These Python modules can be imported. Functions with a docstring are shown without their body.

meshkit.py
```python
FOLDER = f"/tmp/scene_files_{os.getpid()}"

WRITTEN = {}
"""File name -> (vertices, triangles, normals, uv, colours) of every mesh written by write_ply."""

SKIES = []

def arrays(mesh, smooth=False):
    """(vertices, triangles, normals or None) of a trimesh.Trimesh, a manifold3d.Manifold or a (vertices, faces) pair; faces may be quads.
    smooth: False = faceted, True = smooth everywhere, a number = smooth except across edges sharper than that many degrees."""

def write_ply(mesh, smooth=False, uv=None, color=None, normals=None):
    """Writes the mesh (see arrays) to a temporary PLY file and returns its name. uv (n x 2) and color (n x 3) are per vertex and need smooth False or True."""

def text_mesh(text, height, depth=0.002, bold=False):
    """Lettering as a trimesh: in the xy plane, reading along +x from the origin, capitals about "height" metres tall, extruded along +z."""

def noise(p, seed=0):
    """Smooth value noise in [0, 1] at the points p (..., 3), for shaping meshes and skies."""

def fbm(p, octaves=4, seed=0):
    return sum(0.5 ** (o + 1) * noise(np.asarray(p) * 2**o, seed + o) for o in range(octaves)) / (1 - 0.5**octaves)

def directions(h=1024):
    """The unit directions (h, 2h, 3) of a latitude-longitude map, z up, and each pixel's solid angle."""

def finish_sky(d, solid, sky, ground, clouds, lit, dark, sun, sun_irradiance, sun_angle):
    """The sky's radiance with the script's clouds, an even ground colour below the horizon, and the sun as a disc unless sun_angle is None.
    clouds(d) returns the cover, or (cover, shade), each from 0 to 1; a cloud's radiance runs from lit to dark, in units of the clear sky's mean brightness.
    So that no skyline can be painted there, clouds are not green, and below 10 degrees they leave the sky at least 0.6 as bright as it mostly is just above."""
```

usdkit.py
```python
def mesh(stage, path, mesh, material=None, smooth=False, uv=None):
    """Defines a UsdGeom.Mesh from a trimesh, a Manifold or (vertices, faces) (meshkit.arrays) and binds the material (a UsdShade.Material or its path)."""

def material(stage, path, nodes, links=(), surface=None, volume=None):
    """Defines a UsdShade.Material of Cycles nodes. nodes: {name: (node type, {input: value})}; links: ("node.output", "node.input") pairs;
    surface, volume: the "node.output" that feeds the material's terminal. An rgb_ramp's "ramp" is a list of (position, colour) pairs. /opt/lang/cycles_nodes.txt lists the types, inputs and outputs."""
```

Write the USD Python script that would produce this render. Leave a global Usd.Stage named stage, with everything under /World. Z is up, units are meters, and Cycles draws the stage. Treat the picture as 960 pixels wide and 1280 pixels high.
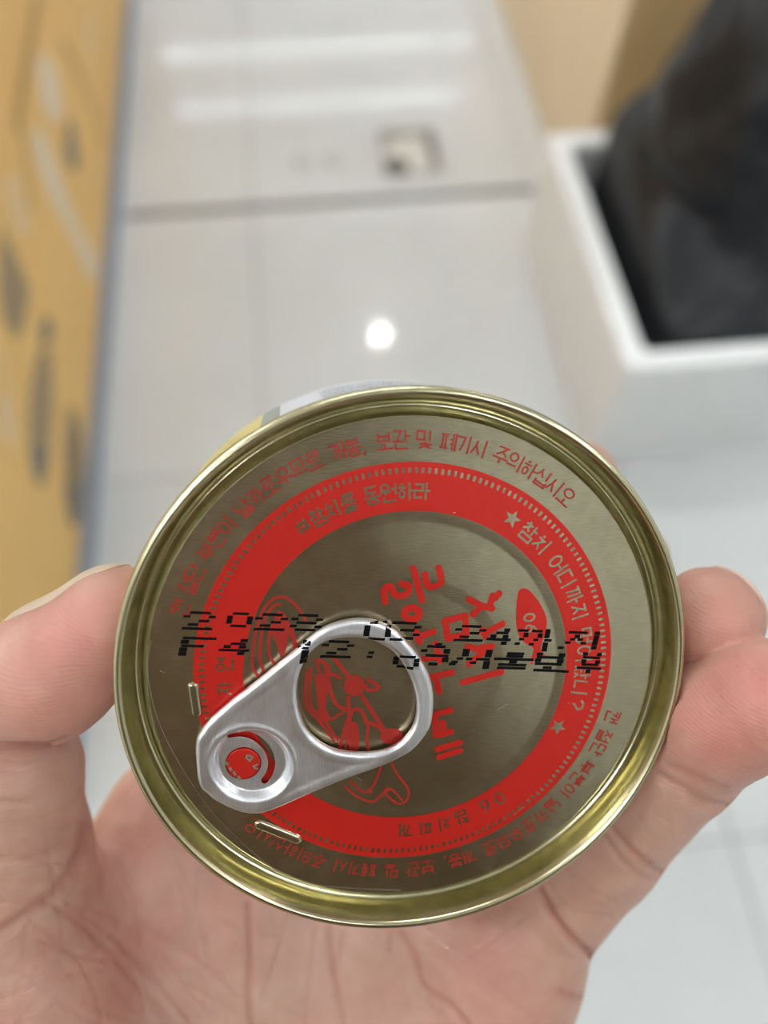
import math, random
import numpy as np, trimesh, usdkit, meshkit
import shapely
from shapely.geometry import Polygon, LineString, Point, MultiPolygon, box as sbox
from shapely.ops import unary_union
from shapely import affinity
from scipy.spatial import Delaunay, cKDTree
from pxr import Usd, UsdGeom, UsdLux, UsdShade, Gf, Sdf

random.seed(4); rng = np.random.default_rng(4)
stage = Usd.Stage.CreateInMemory()
UsdGeom.SetStageUpAxis(stage, UsdGeom.Tokens.z); UsdGeom.SetStageMetersPerUnit(stage, 1.0)
stage.SetDefaultPrim(UsdGeom.Xform.Define(stage, '/World').GetPrim())
UsdGeom.Scope.Define(stage, '/World/Looks')

# ------------------------------------------------------------------ camera
# axes of the room seen from the camera (right, up, forward): found from the vanishing points of the floor tiles
F = 961.0; H = 1.12
_d1 = np.array([248 - 480, 640 + 1100, F]); _d1 /= np.linalg.norm(_d1)
_d2 = np.array([13708, 1296, F]); _d2 -= _d1 * (_d1 @ _d2); _d2 /= np.linalg.norm(_d2)
_up = np.cross(_d1, _d2); _up *= np.sign(_up[1])
R = np.array([_d2, _d1, _up])                 # camera (right, up, forward) -> world (x, y, z)
EYE = np.array([0, 0, H])
cam = UsdGeom.Camera.Define(stage, '/World/Camera')
right, upv, fwd = R[:, 0], R[:, 1], R[:, 2]
M4 = np.eye(4); M4[0, :3] = right; M4[1, :3] = upv; M4[2, :3] = -fwd; M4[3, :3] = EYE
cam.AddTransformOp().Set(Gf.Matrix4d(*M4.ravel().tolist()))
cam.CreateHorizontalApertureAttr(25.97); cam.CreateVerticalApertureAttr(25.97 * 4 / 3)
cam.CreateFocalLengthAttr(25.97 * F / 960)
cam.CreateFStopAttr(26.0 / 3.5); cam.CreateFocusDistanceAttr(0.1135)
cam.CreateClippingRangeAttr(Gf.Vec2f(0.01, 100))
EXPOSURE = 1.1
cam.CreateExposureAttr(EXPOSURE)
LAMP = 14.0                                   # strength of the ceiling tubes
SPOT = 900.0                                  # strength of the small downlights

def c2w(p):                                   # camera millimetres -> world metres
    return EYE + (np.asarray(p, float) @ R.T) / 1000.0
def ray(x, y):
    return R @ np.array([(x - 480) / F, (640 - y) / F, 1.0])
def on_floor(x, y, z=0.0):
    d = ray(x, y); return EYE + d * ((z - H) / d[2])
def on_plane_x(x, y, px):
    d = ray(x, y); return EYE + d * (px / d[0])

# ------------------------------------------------------------------ materials
def mat(name, nodes, links=(), surface='p.BSDF'):
    return usdkit.material(stage, '/World/Looks/' + name, nodes, links, surface=surface)
def plain(name, color, rough=0.5, **kw):
    return mat(name, {'p': ('principled_bsdf', {'base_color': color, 'roughness': rough, **kw})})
def emit(name, color, strength):
    return mat(name, {'e': ('emission', {'color': color, 'strength': strength})}, surface='e.emission')
def varied(name, c1, c2, scale, rough=0.5, bump=0.0, bscale=60.0, stretch=(1, 1, 1), detail=4.0, **kw):
    n = {'tc': ('texture_coordinate', {}), 'mp': ('mapping', {'scale': stretch}),
         'n': ('noise_texture', {'scale': scale, 'detail': detail}),
         'r': ('rgb_ramp', {'ramp': [(0.3, c1), (0.7, c2)]}),
         'p': ('principled_bsdf', {'roughness': rough, **kw})}
    l = [('tc.object', 'mp.vector'), ('mp.vector', 'n.vector'), ('n.fac', 'r.fac'), ('r.color', 'p.base_color')]
    if bump:
        n['n2'] = ('noise_texture', {'scale': bscale, 'detail': 4.0}); n['b'] = ('bump', {'strength': bump, 'distance': 0.001})
        l += [('mp.vector', 'n2.vector'), ('n2.fac', 'b.height'), ('b.normal', 'p.normal')]
    return mat(name, n, l)

M = {}
M['tile'] = varied('tile', (0.605, 0.615, 0.615), (0.665, 0.675, 0.675), 2.5, 0.32, bump=0.02, bscale=9.0, coat_weight=0.55, coat_roughness=0.07)
M['grout'] = plain('grout', (0.36, 0.36, 0.35), 0.7)
M['strip'] = varied('strip', (0.12, 0.12, 0.11), (0.19, 0.185, 0.17), 30.0, 0.55)
M['ceiling'] = plain('ceiling', (0.75, 0.75, 0.74), 0.8)
M['wall'] = plain('wall', (0.80, 0.79, 0.77), 0.7)
M['wall_rear'] = plain('wall_rear', (0.46, 0.47, 0.44), 0.7)
M['wall_wood'] = varied('wall_wood', (0.17, 0.10, 0.055), (0.25, 0.16, 0.09), 3.0, 0.5, stretch=(1, 1, 6))
M['lamp'] = emit('lamp', (0.91, 0.965, 1.0), LAMP)
M['lamp_far'] = emit('lamp_far', (0.85, 0.93, 1.0), LAMP * .65)
M['spot'] = emit('spot', (1.0, 0.98, 0.94), SPOT)
M['lamp_frame'] = plain('lamp_frame', (0.8, 0.8, 0.8), 0.4)
M['yellow_card'] = varied('yellow_card', (0.82, 0.51, 0.165), (0.87, 0.555, 0.19), 3.0, 0.55)
M['card_white'] = plain('card_white', (0.80, 0.68, 0.52), 0.55)
M['card_grey'] = plain('card_grey', (0.21, 0.185, 0.15), 0.55)
M['card_brown'] = plain('card_brown', (0.47, 0.265, 0.085), 0.55)
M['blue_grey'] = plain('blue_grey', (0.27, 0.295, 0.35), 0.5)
M['beige_card'] = varied('beige_card', (0.74, 0.59, 0.40), (0.80, 0.64, 0.44), 6.0, 0.6)
M['tan_card'] = varied('tan_card', (0.60, 0.41, 0.19), (0.67, 0.46, 0.22), 6.0, 0.6)
M['foam'] = varied('foam', (0.80, 0.80, 0.79), (0.86, 0.86, 0.85), 40.0, 0.65, bump=0.15, bscale=220.0)
M['bag'] = varied('bag', (0.007, 0.008, 0.011), (0.012, 0.013, 0.016), 8.0, 0.42, specular_ior_level=0.38, bump=0.25, bscale=35.0)
M['cover_plate'] = varied('cover_plate', (0.28, 0.27, 0.25), (0.36, 0.35, 0.32), 20.0, 0.5)
M['cover_white'] = plain('cover_white', (0.66, 0.65, 0.60), 0.5)
M['cover_dark'] = plain('cover_dark', (0.13, 0.125, 0.115), 0.5)
M['scuff'] = plain('scuff', (0.43, 0.43, 0.43), 0.3)

def brushed(name, c1, c2, rough, bump=0.06, scale=(1.2, 14.0, 1.2), s=500.0, metallic=1.0):
    return mat(name, {'tc': ('texture_coordinate', {}), 'mp': ('mapping', {'scale': scale, 'rotation': (0, 0, 1.45)}),
        'n': ('noise_texture', {'scale': s, 'detail': 3.0}), 'r': ('rgb_ramp', {'ramp': [(0.25, c1), (0.75, c2)]}),
        'n3': ('noise_texture', {'scale': 90.0, 'detail': 3.0}), 'rr': ('map_range', {'from_min': 0.3, 'from_max': 0.7, 'to_min': rough * 0.8, 'to_max': rough * 1.2}),
        'b': ('bump', {'strength': bump, 'distance': 0.0003}), 'p': ('principled_bsdf', {'metallic': metallic})},
        [('tc.object', 'mp.vector'), ('mp.vector', 'n.vector'), ('n.fac', 'r.fac'), ('r.color', 'p.base_color'), ('n.fac', 'b.height'),
         ('tc.object', 'n3.vector'), ('n3.fac', 'rr.value'), ('rr.result', 'p.roughness'), ('b.normal', 'p.normal')])
M['lid'] = brushed('lid', (0.42, 0.365, 0.25), (0.52, 0.46, 0.325), 0.21)
M['rim'] = brushed('rim', (0.54, 0.50, 0.315), (0.64, 0.595, 0.39), 0.20, bump=0.04)
M['tab'] = brushed('tab', (0.70, 0.70, 0.735), (0.83, 0.83, 0.865), 0.38, bump=0.10, scale=(9.0, 1.2, 1.2))
M['red_ink'] = plain('red_ink', (0.62, 0.020, 0.012), 0.34, metallic=0.35)
M['red_text'] = plain('red_text', (0.42, 0.03, 0.02), 0.36, metallic=0.3)
M['black_ink'] = plain('black_ink', (0.004, 0.004, 0.005), 0.6, specular_ior_level=0.08)
M['score'] = plain('score', (0.62, 0.58, 0.46), 0.3, metallic=1.0)
M['scratch'] = plain('scratch', (0.85, 0.83, 0.75), 0.3, metallic=1.0)
M['label_white'] = plain('label_white', (0.66, 0.68, 0.72), 0.3)
M['label_yellow'] = plain('label_yellow', (0.72, 0.60, 0.19), 0.3)
M['label_green'] = plain('label_green', (0.27, 0.31, 0.28), 0.3)
M['label_print'] = plain('label_print', (0.22, 0.23, 0.26), 0.4)
M['label_print_yellow'] = plain('label_print_yellow', (0.42, 0.37, 0.16), 0.4)
M['skin'] = mat('skin', {'a': ('attribute', {'attribute': 'tint'}), 'tc': ('texture_coordinate', {}),
    'n': ('noise_texture', {'scale': 160.0, 'detail': 5.0}), 'r': ('rgb_ramp', {'ramp': [(0.3, (0.93, 0.91, 0.90)), (0.7, (1.05, 1.06, 1.06))]}),
    'mx': ('mix_color', {'blend_type': 'multiply', 'fac': 1.0, 'use_clamp': False}),
    'n2': ('voronoi_texture', {'scale': 700.0, 'feature': 'distance_to_edge'}), 'b': ('bump', {'strength': 0.16, 'distance': 0.0004}),
    'mp': ('mapping', {'mapping_type': 'texture', 'rotation': (-0.48, 0.10, -0.12)}), 'w': ('wave_texture', {'wave_type': 'bands', 'bands_direction': 'z', 'scale': 560.0, 'distortion': 5.0, 'detail': 2.0, 'detail_scale': 0.25, 'detail_roughness': 0.4}), 'b2': ('bump', {'strength': 0.08, 'distance': 0.0004}),
    'p': ('principled_bsdf', {'roughness': 0.46, 'subsurface_weight': 0.22, 'subsurface_radius': (1.0, 0.4, 0.25), 'subsurface_scale': 0.0025, 'specular_ior_level': 0.35})},
    [('tc.object', 'n.vector'), ('n.fac', 'r.fac'), ('a.color', 'mx.a'), ('r.color', 'mx.b'), ('mx.result', 'p.base_color'),
     ('tc.object', 'n2.vector'), ('n2.distance', 'b.height'), ('tc.object', 'mp.vector'), ('mp.vector', 'w.vector'), ('w.fac', 'b2.height'), ('b.normal', 'b2.normal'), ('b2.normal', 'p.normal')])
M['nail'] = plain('nail', (0.66, 0.48, 0.38), 0.28, subsurface_weight=0.15, subsurface_scale=0.002)

# ------------------------------------------------------------------ helpers
_used = {}
def path_for(name, parent=None):
    base = (str(parent.GetPath()) if parent is not None else '/World') + '/' + name
    k = _used.get(base, 0); _used[base] = k + 1
    return base if k == 0 else f'{base}_{k:03d}'
def tag(o, label=None, cat=None, group=None, kind=None):
    p = o.GetPrim() if hasattr(o, 'GetPrim') else o
    for k, v in (('label', label), ('category', cat), ('group', group), ('kind', kind)):
        if v: p.SetCustomDataByKey(k, v)
    return p
def thing(name, label=None, cat=None, matrix=None, loc=None, group=None, kind=None):
    x = UsdGeom.Xform.Define(stage, path_for(name))
    if matrix is not None: x.AddTransformOp().Set(Gf.Matrix4d(*np.asarray(matrix).ravel().tolist()))
    elif loc is not None: x.AddTranslateOp().Set(Gf.Vec3d(*map(float, loc)))
    return tag(x, label, cat, group, kind)
def obj(name, mesh, m, parent=None, smooth=False, label=None, cat=None, group=None, kind=None, color=None):
    ms = usdkit.mesh(stage, path_for(name, parent), mesh, M[m], smooth=smooth)
    if color is not None:
        UsdGeom.PrimvarsAPI(ms).CreatePrimvar('tint', Sdf.ValueTypeNames.Color3fArray, 'vertex').Set([Gf.Vec3f(*map(float, c)) for c in color])
    return tag(ms, label, cat, group, kind)
def bevel_box(size, centre=(0, 0, 0), b=0.003):
    sx, sy, sz = [s / 2 for s in size]; b = min(b, 0.49 * min(size)); pts = []
    for a in (-1, 1):
        for c in (-1, 1):
            for d in (-1, 1):
                pts += [(a * (sx - b), c * (sy - b), d * sz), (a * (sx - b), c * sy, d * (sz - b)), (a * sx, c * (sy - b), d * (sz - b))]
    h = trimesh.convex.convex_hull(np.array(pts)); h.apply_translation(centre); return h
def join(ms): return trimesh.util.concatenate(ms)
def lathe(profile, n=256):                    # profile (r, z) list, revolved about z
    p = np.asarray(profile, float); th = np.linspace(0, 2 * np.pi, n, endpoint=False); k = len(p)
    v = np.stack([p[None, :, 0] * np.cos(th)[:, None], p[None, :, 0] * np.sin(th)[:, None], np.repeat(p[None, :, 1], n, 0)], -1).reshape(-1, 3)
    i = np.arange(n)[:, None]; j = np.arange(k - 1)[None]; i2 = (i + 1) % n
    a, b, c, d = i * k + j, i2 * k + j, i2 * k + j + 1, i * k + j + 1
    q = np.stack([a, b, c, d], -1).reshape(-1, 4)
    f = np.vstack([q[:, [0, 1, 2]], q[:, [0, 2, 3]]])
    return v, f
def tri(shape):
    vs, fs, o = [], [], 0
    for g in getattr(shape, 'geoms', [shape]):
        if g.is_empty or g.geom_type != 'Polygon' or g.area < 1e-7: continue
        v, f = trimesh.creation.triangulate_polygon(g, engine='earcut')
        vs.append(v); fs.append(np.asarray(f) + o); o += len(v)
    return np.vstack(vs), np.vstack(fs)
def spline(pts, n=12, closed=False):
    p = np.asarray(pts, float); m = len(p); out = []
    for i in range(m if closed else m - 1):
        if closed: a, b, c, d = p[(i - 1) % m], p[i], p[(i + 1) % m], p[(i + 2) % m]
        else: a, b, c, d = p[max(i - 1, 0)], p[i], p[i + 1], p[min(i + 2, m - 1)]
        for t in np.linspace(0, 1, n, endpoint=False):
            out.append(0.5 * (2 * b + (c - a) * t + (2 * a - 5 * b + 4 * c - d) * t * t + (3 * b - a - 3 * c + d) * t ** 3))
    if not closed: out.append(p[-1])
    return np.array(out)

# ------------------------------------------------------------------ the room
ROOM = dict(x0=-2.6, x1=3.4, y0=-1.5, y1=7.4, z=2.65)
fl = thing('floor', kind='structure')
x0, x1, y0, y1, CZ = ROOM['x0'], ROOM['x1'], ROOM['y0'], ROOM['y1'], ROOM['z']
obj('grout', bevel_box((x1 - x0, y1 - y0, 0.05), ((x0 + x1) / 2, (y0 + y1) / 2, -0.0285), 0.001), 'grout', fl)
TX, TY = 0.602, 0.66
gx = [-0.103 + TX * k for k in range(-5, 7)]; gx = [x0] + [g for g in gx if x0 < g < x1] + [x1]
gy = [1.38 + TY * k for k in range(-5, 10)]; gy = [y0] + [g for g in gy if y0 < g < y1] + [y1]
for a, b in zip(gx[:-1], gx[1:]):
    for c, d in zip(gy[:-1], gy[1:]):
        lo = c + (0.012 if abs(c - 1.38) < .01 else 0.0015); hi = d - (0.008 if abs(d - 1.38) < .01 else 0.0015)
        obj('tile', bevel_box((b - a - 0.003, hi - lo, 0.008), ((a + b) / 2, (lo + hi) / 2, -0.004), 0.0012), 'tile', fl)
obj('ceiling', bevel_box((x1 - x0, y1 - y0, 0.05), ((x0 + x1) / 2, (y0 + y1) / 2, CZ + 0.025)), 'ceiling', kind='structure')
obj('wall_left', bevel_box((0.05, y1 - y0, CZ), (x0 - 0.025, (y0 + y1) / 2, CZ / 2)), 'wall', kind='structure')
obj('wall_right', bevel_box((0.05, y1 - y0, CZ), (x1 + 0.025, (y0 + y1) / 2, CZ / 2)), 'wall', kind='structure')
obj('wall_front', bevel_box((x1 - x0, 0.05, CZ), ((x0 + x1) / 2, y1 + 0.025, CZ / 2)), 'wall', kind='structure')
obj('wall_back', bevel_box((x1 - x0, 0.05, CZ), ((x0 + x1) / 2, y0 - 0.025, CZ / 2)), 'wall_rear', kind='structure')
obj('trim_1', bevel_box((0.86, 0.018, 0.004), (0.07, 1.382, -0.0012), 0.001), 'strip', kind='structure')

def tube_light(x, y, w=1.25, d=0.16):
    t = thing('ceiling_or_fill_light', 'white tube light panel under the ceiling, far ones mirrored as pale streaks, some at the left added as fill', 'ceiling light', loc=(x, y, CZ), group='ceiling tube lights')
    fr = join([bevel_box((w + .06, .03, .05), (0, s * (d / 2 + .015), -.025)) for s in (-1, 1)] + [bevel_box((.03, d, .05), (s * (w / 2 + .015), 0, -.025)) for s in (-1, 1)] + [bevel_box((w, d, .012), (0, 0, -.006))])
    obj('frame', fr, 'lamp_frame', t)
    obj('diffuser', bevel_box((w - .004, d - .004, .012), (0, 0, -.036), .004), 'lamp' if y < 5 else 'lamp_far', t)
for (x, y) in [(-1.5, 5.75), (0.35, 5.75), (2.2, 5.75), (-1.5, 6.5), (0.35, 6.5), (2.2, 6.5), (0.1, 1.75), (-1.9, 1.2), (2.75, 0.6), (-2.0, 2.4), (-2.0, 0.2), (-2.0, 3.6), (2.4, 3.6), (-1.0, -0.9), (1.2, -0.9)]:  # some tubes at the left are unseen fill, added to brighten left-facing sides
    tube_light(x, y, 1.785 if y > 5 else 1.25, 0.075 if y > 5 else 0.16)
def downlight(x, y, r, label):
    t = thing('downlight', label, 'ceiling light', loc=(x, y, CZ))
    v, f = lathe([(r * .9, -.002), (r * .95, -.012), (r * 1.15, -.012), (r * 1.3, -.004), (r * 1.3, 0)], 40)
    obj('trim_ring', (v, f), 'lamp_frame', t, smooth=40)
    obj('lamp_face', trimesh.creation.cylinder(r * .9, .004, sections=40).apply_translation((0, 0, -.004)), 'spot', t)
downlight(0.425, 3.36, 0.019, 'bright round downlight mirrored as a white star in the floor tiles')
downlight(-0.90, 3.19, 0.008, 'smaller round downlight mirrored as a faint spot near the yellow carton')

# ------------------------------------------------------------------ yellow printed carton at the left
XF = -0.392
yc = thing('printed_carton', 'tall yellow cardboard carton with white and grey print standing along the left edge', 'carton', loc=(XF, 1.35, 0))
obj('carton_panel', bevel_box((0.012, 2.3, 1.0), (-0.006, 0, 0.53), 0.003), 'yellow_card', yc)
obj('carton_panel', bevel_box((0.012, 2.3, 1.0), (-0.444, 0, 0.53), 0.003), 'yellow_card', yc)
obj('carton_panel', bevel_box((0.426, 0.012, 1.0), (-0.225, -1.144, 0.53), 0.003), 'yellow_card', yc)
obj('carton_panel', bevel_box((0.426, 0.012, 1.0), (-0.225, 1.144, 0.53), 0.003), 'yellow_card', yc)
obj('carton_flap', bevel_box((0.22, 2.28, 0.008), (-0.112, 0, 1.034), 0.002), 'yellow_card', yc)
obj('carton_flap', bevel_box((0.22, 2.28, 0.008), (-0.338, 0, 1.034), 0.002), 'yellow_card', yc)
obj('foot_shade_strip', bevel_box((0.474, 2.32, 0.045), (-0.225, 0, 0.0225), 0.003), 'blue_grey', yc, label='blue-grey strip along the foot of the carton, added for the shade there')  # coloured strip stands in for the shade where carton and floor meet
def card_print(pts, width=None, closed=False):
    q = np.array([on_plane_x(x, y, XF)[1:] for x, y in pts]) - [1.35, 0]
    return Polygon(spline(q, 6, True)) if width is None else LineString(spline(q, 6)).buffer(width)
def card_obj(shapes, m, label):
    for k, sh in enumerate(shapes):
        v, f = tri(sh.intersection(sbox(-1.14, 0.032, 1.14, 1.02)))
        obj('print', (np.c_[np.full(len(v), 0.0004 + .0001 * k), v], f), m, yc)
card_obj([card_print([(47, 78), (58, 70), (70, 95), (76, 140), (66, 152), (54, 130)]),
          card_print([(42, 168), (50, 160), (68, 205), (92, 270), (118, 320), (122, 345), (112, 348), (92, 300), (66, 250), (48, 205)]),
          card_print([(16, 222), (24, 250), (34, 285)], .008), card_print([(8, 232), (16, 262), (26, 290)], .006),
          card_print([(116, 22), (112, 48), (110, 74)], .008), card_print([(2, 500), (6, 525), (10, 545)], .007), card_print([(0, 440), (12, 500), (16, 560)], .003)], 'card_white', 'white printed marks on the carton')
def striped(pts, n, ang):                     # leaf shape broken by thin stripes
    p = card_print(pts); c = p.centroid
    cuts = [affinity.rotate(sbox(c.x - .6, c.y + k * .016 - .0025, c.x + .6, c.y + k * .016 + .0025), ang, origin=(c.x, c.y)) for k in range(-n, n + 1)]
    return p.difference(unary_union(cuts))
card_obj([card_print([(86, 148), (92, 160), (98, 205), (90, 214), (82, 195), (82, 170)]),
          striped([(0, 285), (10, 300), (24, 330), (36, 365), (30, 400), (20, 424), (8, 405), (0, 375)], 9, 35),
          card_print([(56, 395), (64, 405), (66, 420), (56, 428), (50, 415)]),
          striped([(56, 425), (64, 450), (66, 510), (62, 560), (54, 605), (44, 598), (36, 560), (36, 500), (44, 455)], 12, -30), card_print([(40, 560), (60, 565), (52, 606), (44, 600)]),
          striped([(84, 508), (100, 530), (104, 580), (100, 640), (92, 656), (82, 625), (80, 560)], 12, 0), card_print([(82, 610), (102, 610), (96, 656), (86, 650)])], 'card_grey', 'grey leaf shapes printed on the carton')
card_obj([card_print([(46, 0), (38, 50), (26, 120), (22, 160)], .012), card_print([(78, 55), (100, 95), (122, 150), (130, 180)], .010), card_print([(30, 170), (38, 260)], .006)], 'card_brown', 'faint brown strokes printed on the carton')

# ------------------------------------------------------------------ beige carton behind the foam box
bc = thing('beige_carton', 'beige and tan cardboard carton standing behind the white foam box', 'carton', loc=(0.570, 1.30, 0))
obj('carton_panel', bevel_box((0.008, 1.10, 0.95), (0.004, 0.55, 0.475), 0.002), 'beige_card', bc, label='pale beige side of the carton')
obj('carton_panel', bevel_box((0.70, 0.008, 0.95), (0.358, 0.004, 0.475), 0.002), 'tan_card', bc, label='darker tan front of the carton')
obj('carton_panel', bevel_box((0.70, 0.008, 0.95), (0.358, 1.096, 0.475), 0.002), 'tan_card', bc)
obj('carton_panel', bevel_box((0.008, 1.084, 0.95), (0.704, 0.55, 0.475), 0.002), 'beige_card', bc)
for s in (0.178, 0.536): obj('carton_flap', bevel_box((0.352, 1.098, 0.006), (s, 0.55, 0.954), 0.002), 'beige_card', bc)

# ------------------------------------------------------------------ foam box with the black bag
BX0, BX1, BY0, BY1, BZ, TW = 0.448, 0.90, 0.672, 1.215, 0.25, 0.036
fb = thing('foam_box', 'open white expanded-foam box on the floor holding a black bag', 'box', loc=((BX0 + BX1) / 2, (BY0 + BY1) / 2, 0))
def rrect(xa, ya, xb, yb, r): return sbox(xa + r, ya + r, xb - r, yb - r).buffer(r, quad_segs=6)
W2, D2 = (BX1 - BX0) / 2, (BY1 - BY0) / 2
def ring_wall(z0, z1, o, i, rb):
    s = rrect(-W2 + o, -D2 + o, W2 - o, D2 - o, rb).difference(rrect(-W2 + i, -D2 + i, W2 - i, D2 - i, .015))
    return trimesh.creation.extrude_polygon(s, z1 - z0, engine='earcut').apply_translation((0, 0, z0))
obj('box_wall', join([ring_wall(0.0, BZ - .004, 0.0, TW, .012), ring_wall(BZ - .0042, BZ, 0.002, TW - .003, .012)]), 'foam', fb, smooth=35)
obj('box_bottom', bevel_box((2 * W2 - .03, 2 * D2 - .03, .035), (0, 0, .0176), .003), 'foam', fb)
# the bag: a lumpy sack with folds, standing in the box and rising to the top right
def bag_mesh():
    nth, nz = 220, 150; th = np.linspace(0, 2 * np.pi, nth, endpoint=False); s = np.linspace(0, 1, nz)
    T, S = np.meshgrid(th, s)
    z = 0.037 + 0.64 * S
    cx = 0.02 + 0.035 * np.clip((z - .2) / .4, 0, 1); cy = 0.0 + 0.05 * np.clip((z - .2) / .4, 0, 1)
    a = (W2 - TW - .004) * np.ones_like(z); b = (D2 - TW - .004) * np.ones_like(z)
    k = np.clip((z - (.262 + .05 * np.clip(np.sin(T) * 1.2 - np.cos(T) * .5, -.6, 1))) / .10, 0, 1); k = k * k * (3 - 2 * k)
    sag = np.where(np.sin(T) < 0, 1.0, .35)                       # front part stays low inside the box
    rad = 1 - k * (0.06 + 0.32 * np.maximum(0, -np.sin(T)) ** 1.2 - .10 * np.maximum(0, -np.cos(T)))
    top = np.sqrt(np.clip(1 - (np.clip((z - .38) / .297, 0, 1)) ** 2.2, 0, 1))
    rad = rad * top
    e = 0.36                                                       # superellipse so that it fills the box
    ct = np.sign(np.cos(T)) * np.abs(np.cos(T)) ** (e + (1 - e) * k); st = np.sign(np.sin(T)) * np.abs(np.sin(T)) ** (e + (1 - e) * k)
    # folds
    fold = 0.020 * (np.sin(7 * T + 9 * S + 2.5 * np.sin(3 * T)) * .5 + .5) + 0.013 * np.abs(np.sin(5 * T - 14 * S + 1.3))
    p = np.stack([cx + a * rad * ct, cy + b * rad * st, z], -1)
    nz_ = meshkit.fbm(p * 9.0, 4, 3) - .5; nf = np.abs(meshkit.fbm(p * 6.0 + 5, 3, 8) - .5)
    sh = 1 - k * (fold * 1.6 + 0.35 * nf) - (1 - k) * fold * .12
    p = np.stack([cx + a * rad * sh * ct, cy + b * rad * sh * st, z + k * .05 * nz_ * top], -1)
    p[..., 0] = np.where(z < BZ + .01, np.clip(p[..., 0], -W2 + TW + .003, W2 - TW - .003), p[..., 0])
    p[..., 1] = np.where(z < BZ + .01, np.clip(p[..., 1], -D2 + TW + .003, D2 - TW - .003), p[..., 1])
    v = p.reshape(-1, 3)
    i = np.arange(nz - 1)[:, None]; j = np.arange(nth)[None]; j2 = (j + 1) % nth
    q = np.stack([i * nth + j, i * nth + j2, (i + 1) * nth + j2, (i + 1) * nth + j], -1).reshape(-1, 4)
    f = np.vstack([q[:, [0, 1, 2]], q[:, [0, 2, 3]]])
    c = len(v); v = np.vstack([v, [[cx[0, 0], cy[0, 0], .037]]])
    f = np.vstack([f, [[c, (k_ + 1) % nth, k_] for k_ in range(nth)]])
    return v, f
bv, bf = bag_mesh()
obj('bin_bag', (bv + [(BX0 + BX1) / 2, (BY0 + BY1) / 2, 0], bf), 'bag', smooth=True, label='crumpled black plastic bag bulging out of the white foam box', cat='plastic bag')

# ------------------------------------------------------------------ small things on the floor
cv = thing('floor_cover', 'small square grey floor cover with a worn white middle, beyond the dark floor joint', 'floor cover', loc=(0.254, 1.53, 0))
obj('cover_plate', bevel_box((0.128, 0.155, 0.003), (0, 0, 0.0016), 0.001), 'cover_plate', cv)
pl = Polygon(spline([(-.045, .03), (.03, .045), (.038, -.06), (-.01, -.07), (-.055, -.02)], 6, True)); v, f = tri(pl)
obj('white_patch', (np.c_[v, np.full(len(v), .0034)], f), 'cover_white', cv)
for cx, cy, a, b in ((-.035, -.05, .026, .03), (.052, .01, .010, .06)):
    v, f = tri(affinity.scale(Point(cx, cy).buffer(1), a, b)); obj('dark_spot', (np.c_[v, np.full(len(v), .0038)], f), 'cover_dark', cv)
for i, (px, py) in enumerate(((379, 203), (416, 202))):
    c = on_floor(px, py); v, f = tri(Point(c[0], c[1]).buffer(.020).difference(Point(c[0] + .004, c[1] + .004).buffer(.011)))
    obj('floor_mark', (np.c_[v, np.full(len(v), .0006)], f), 'scuff', label=('left' if i == 0 else 'right') + ' one of two faint round grey marks on the far floor tile', cat='mark')

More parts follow.
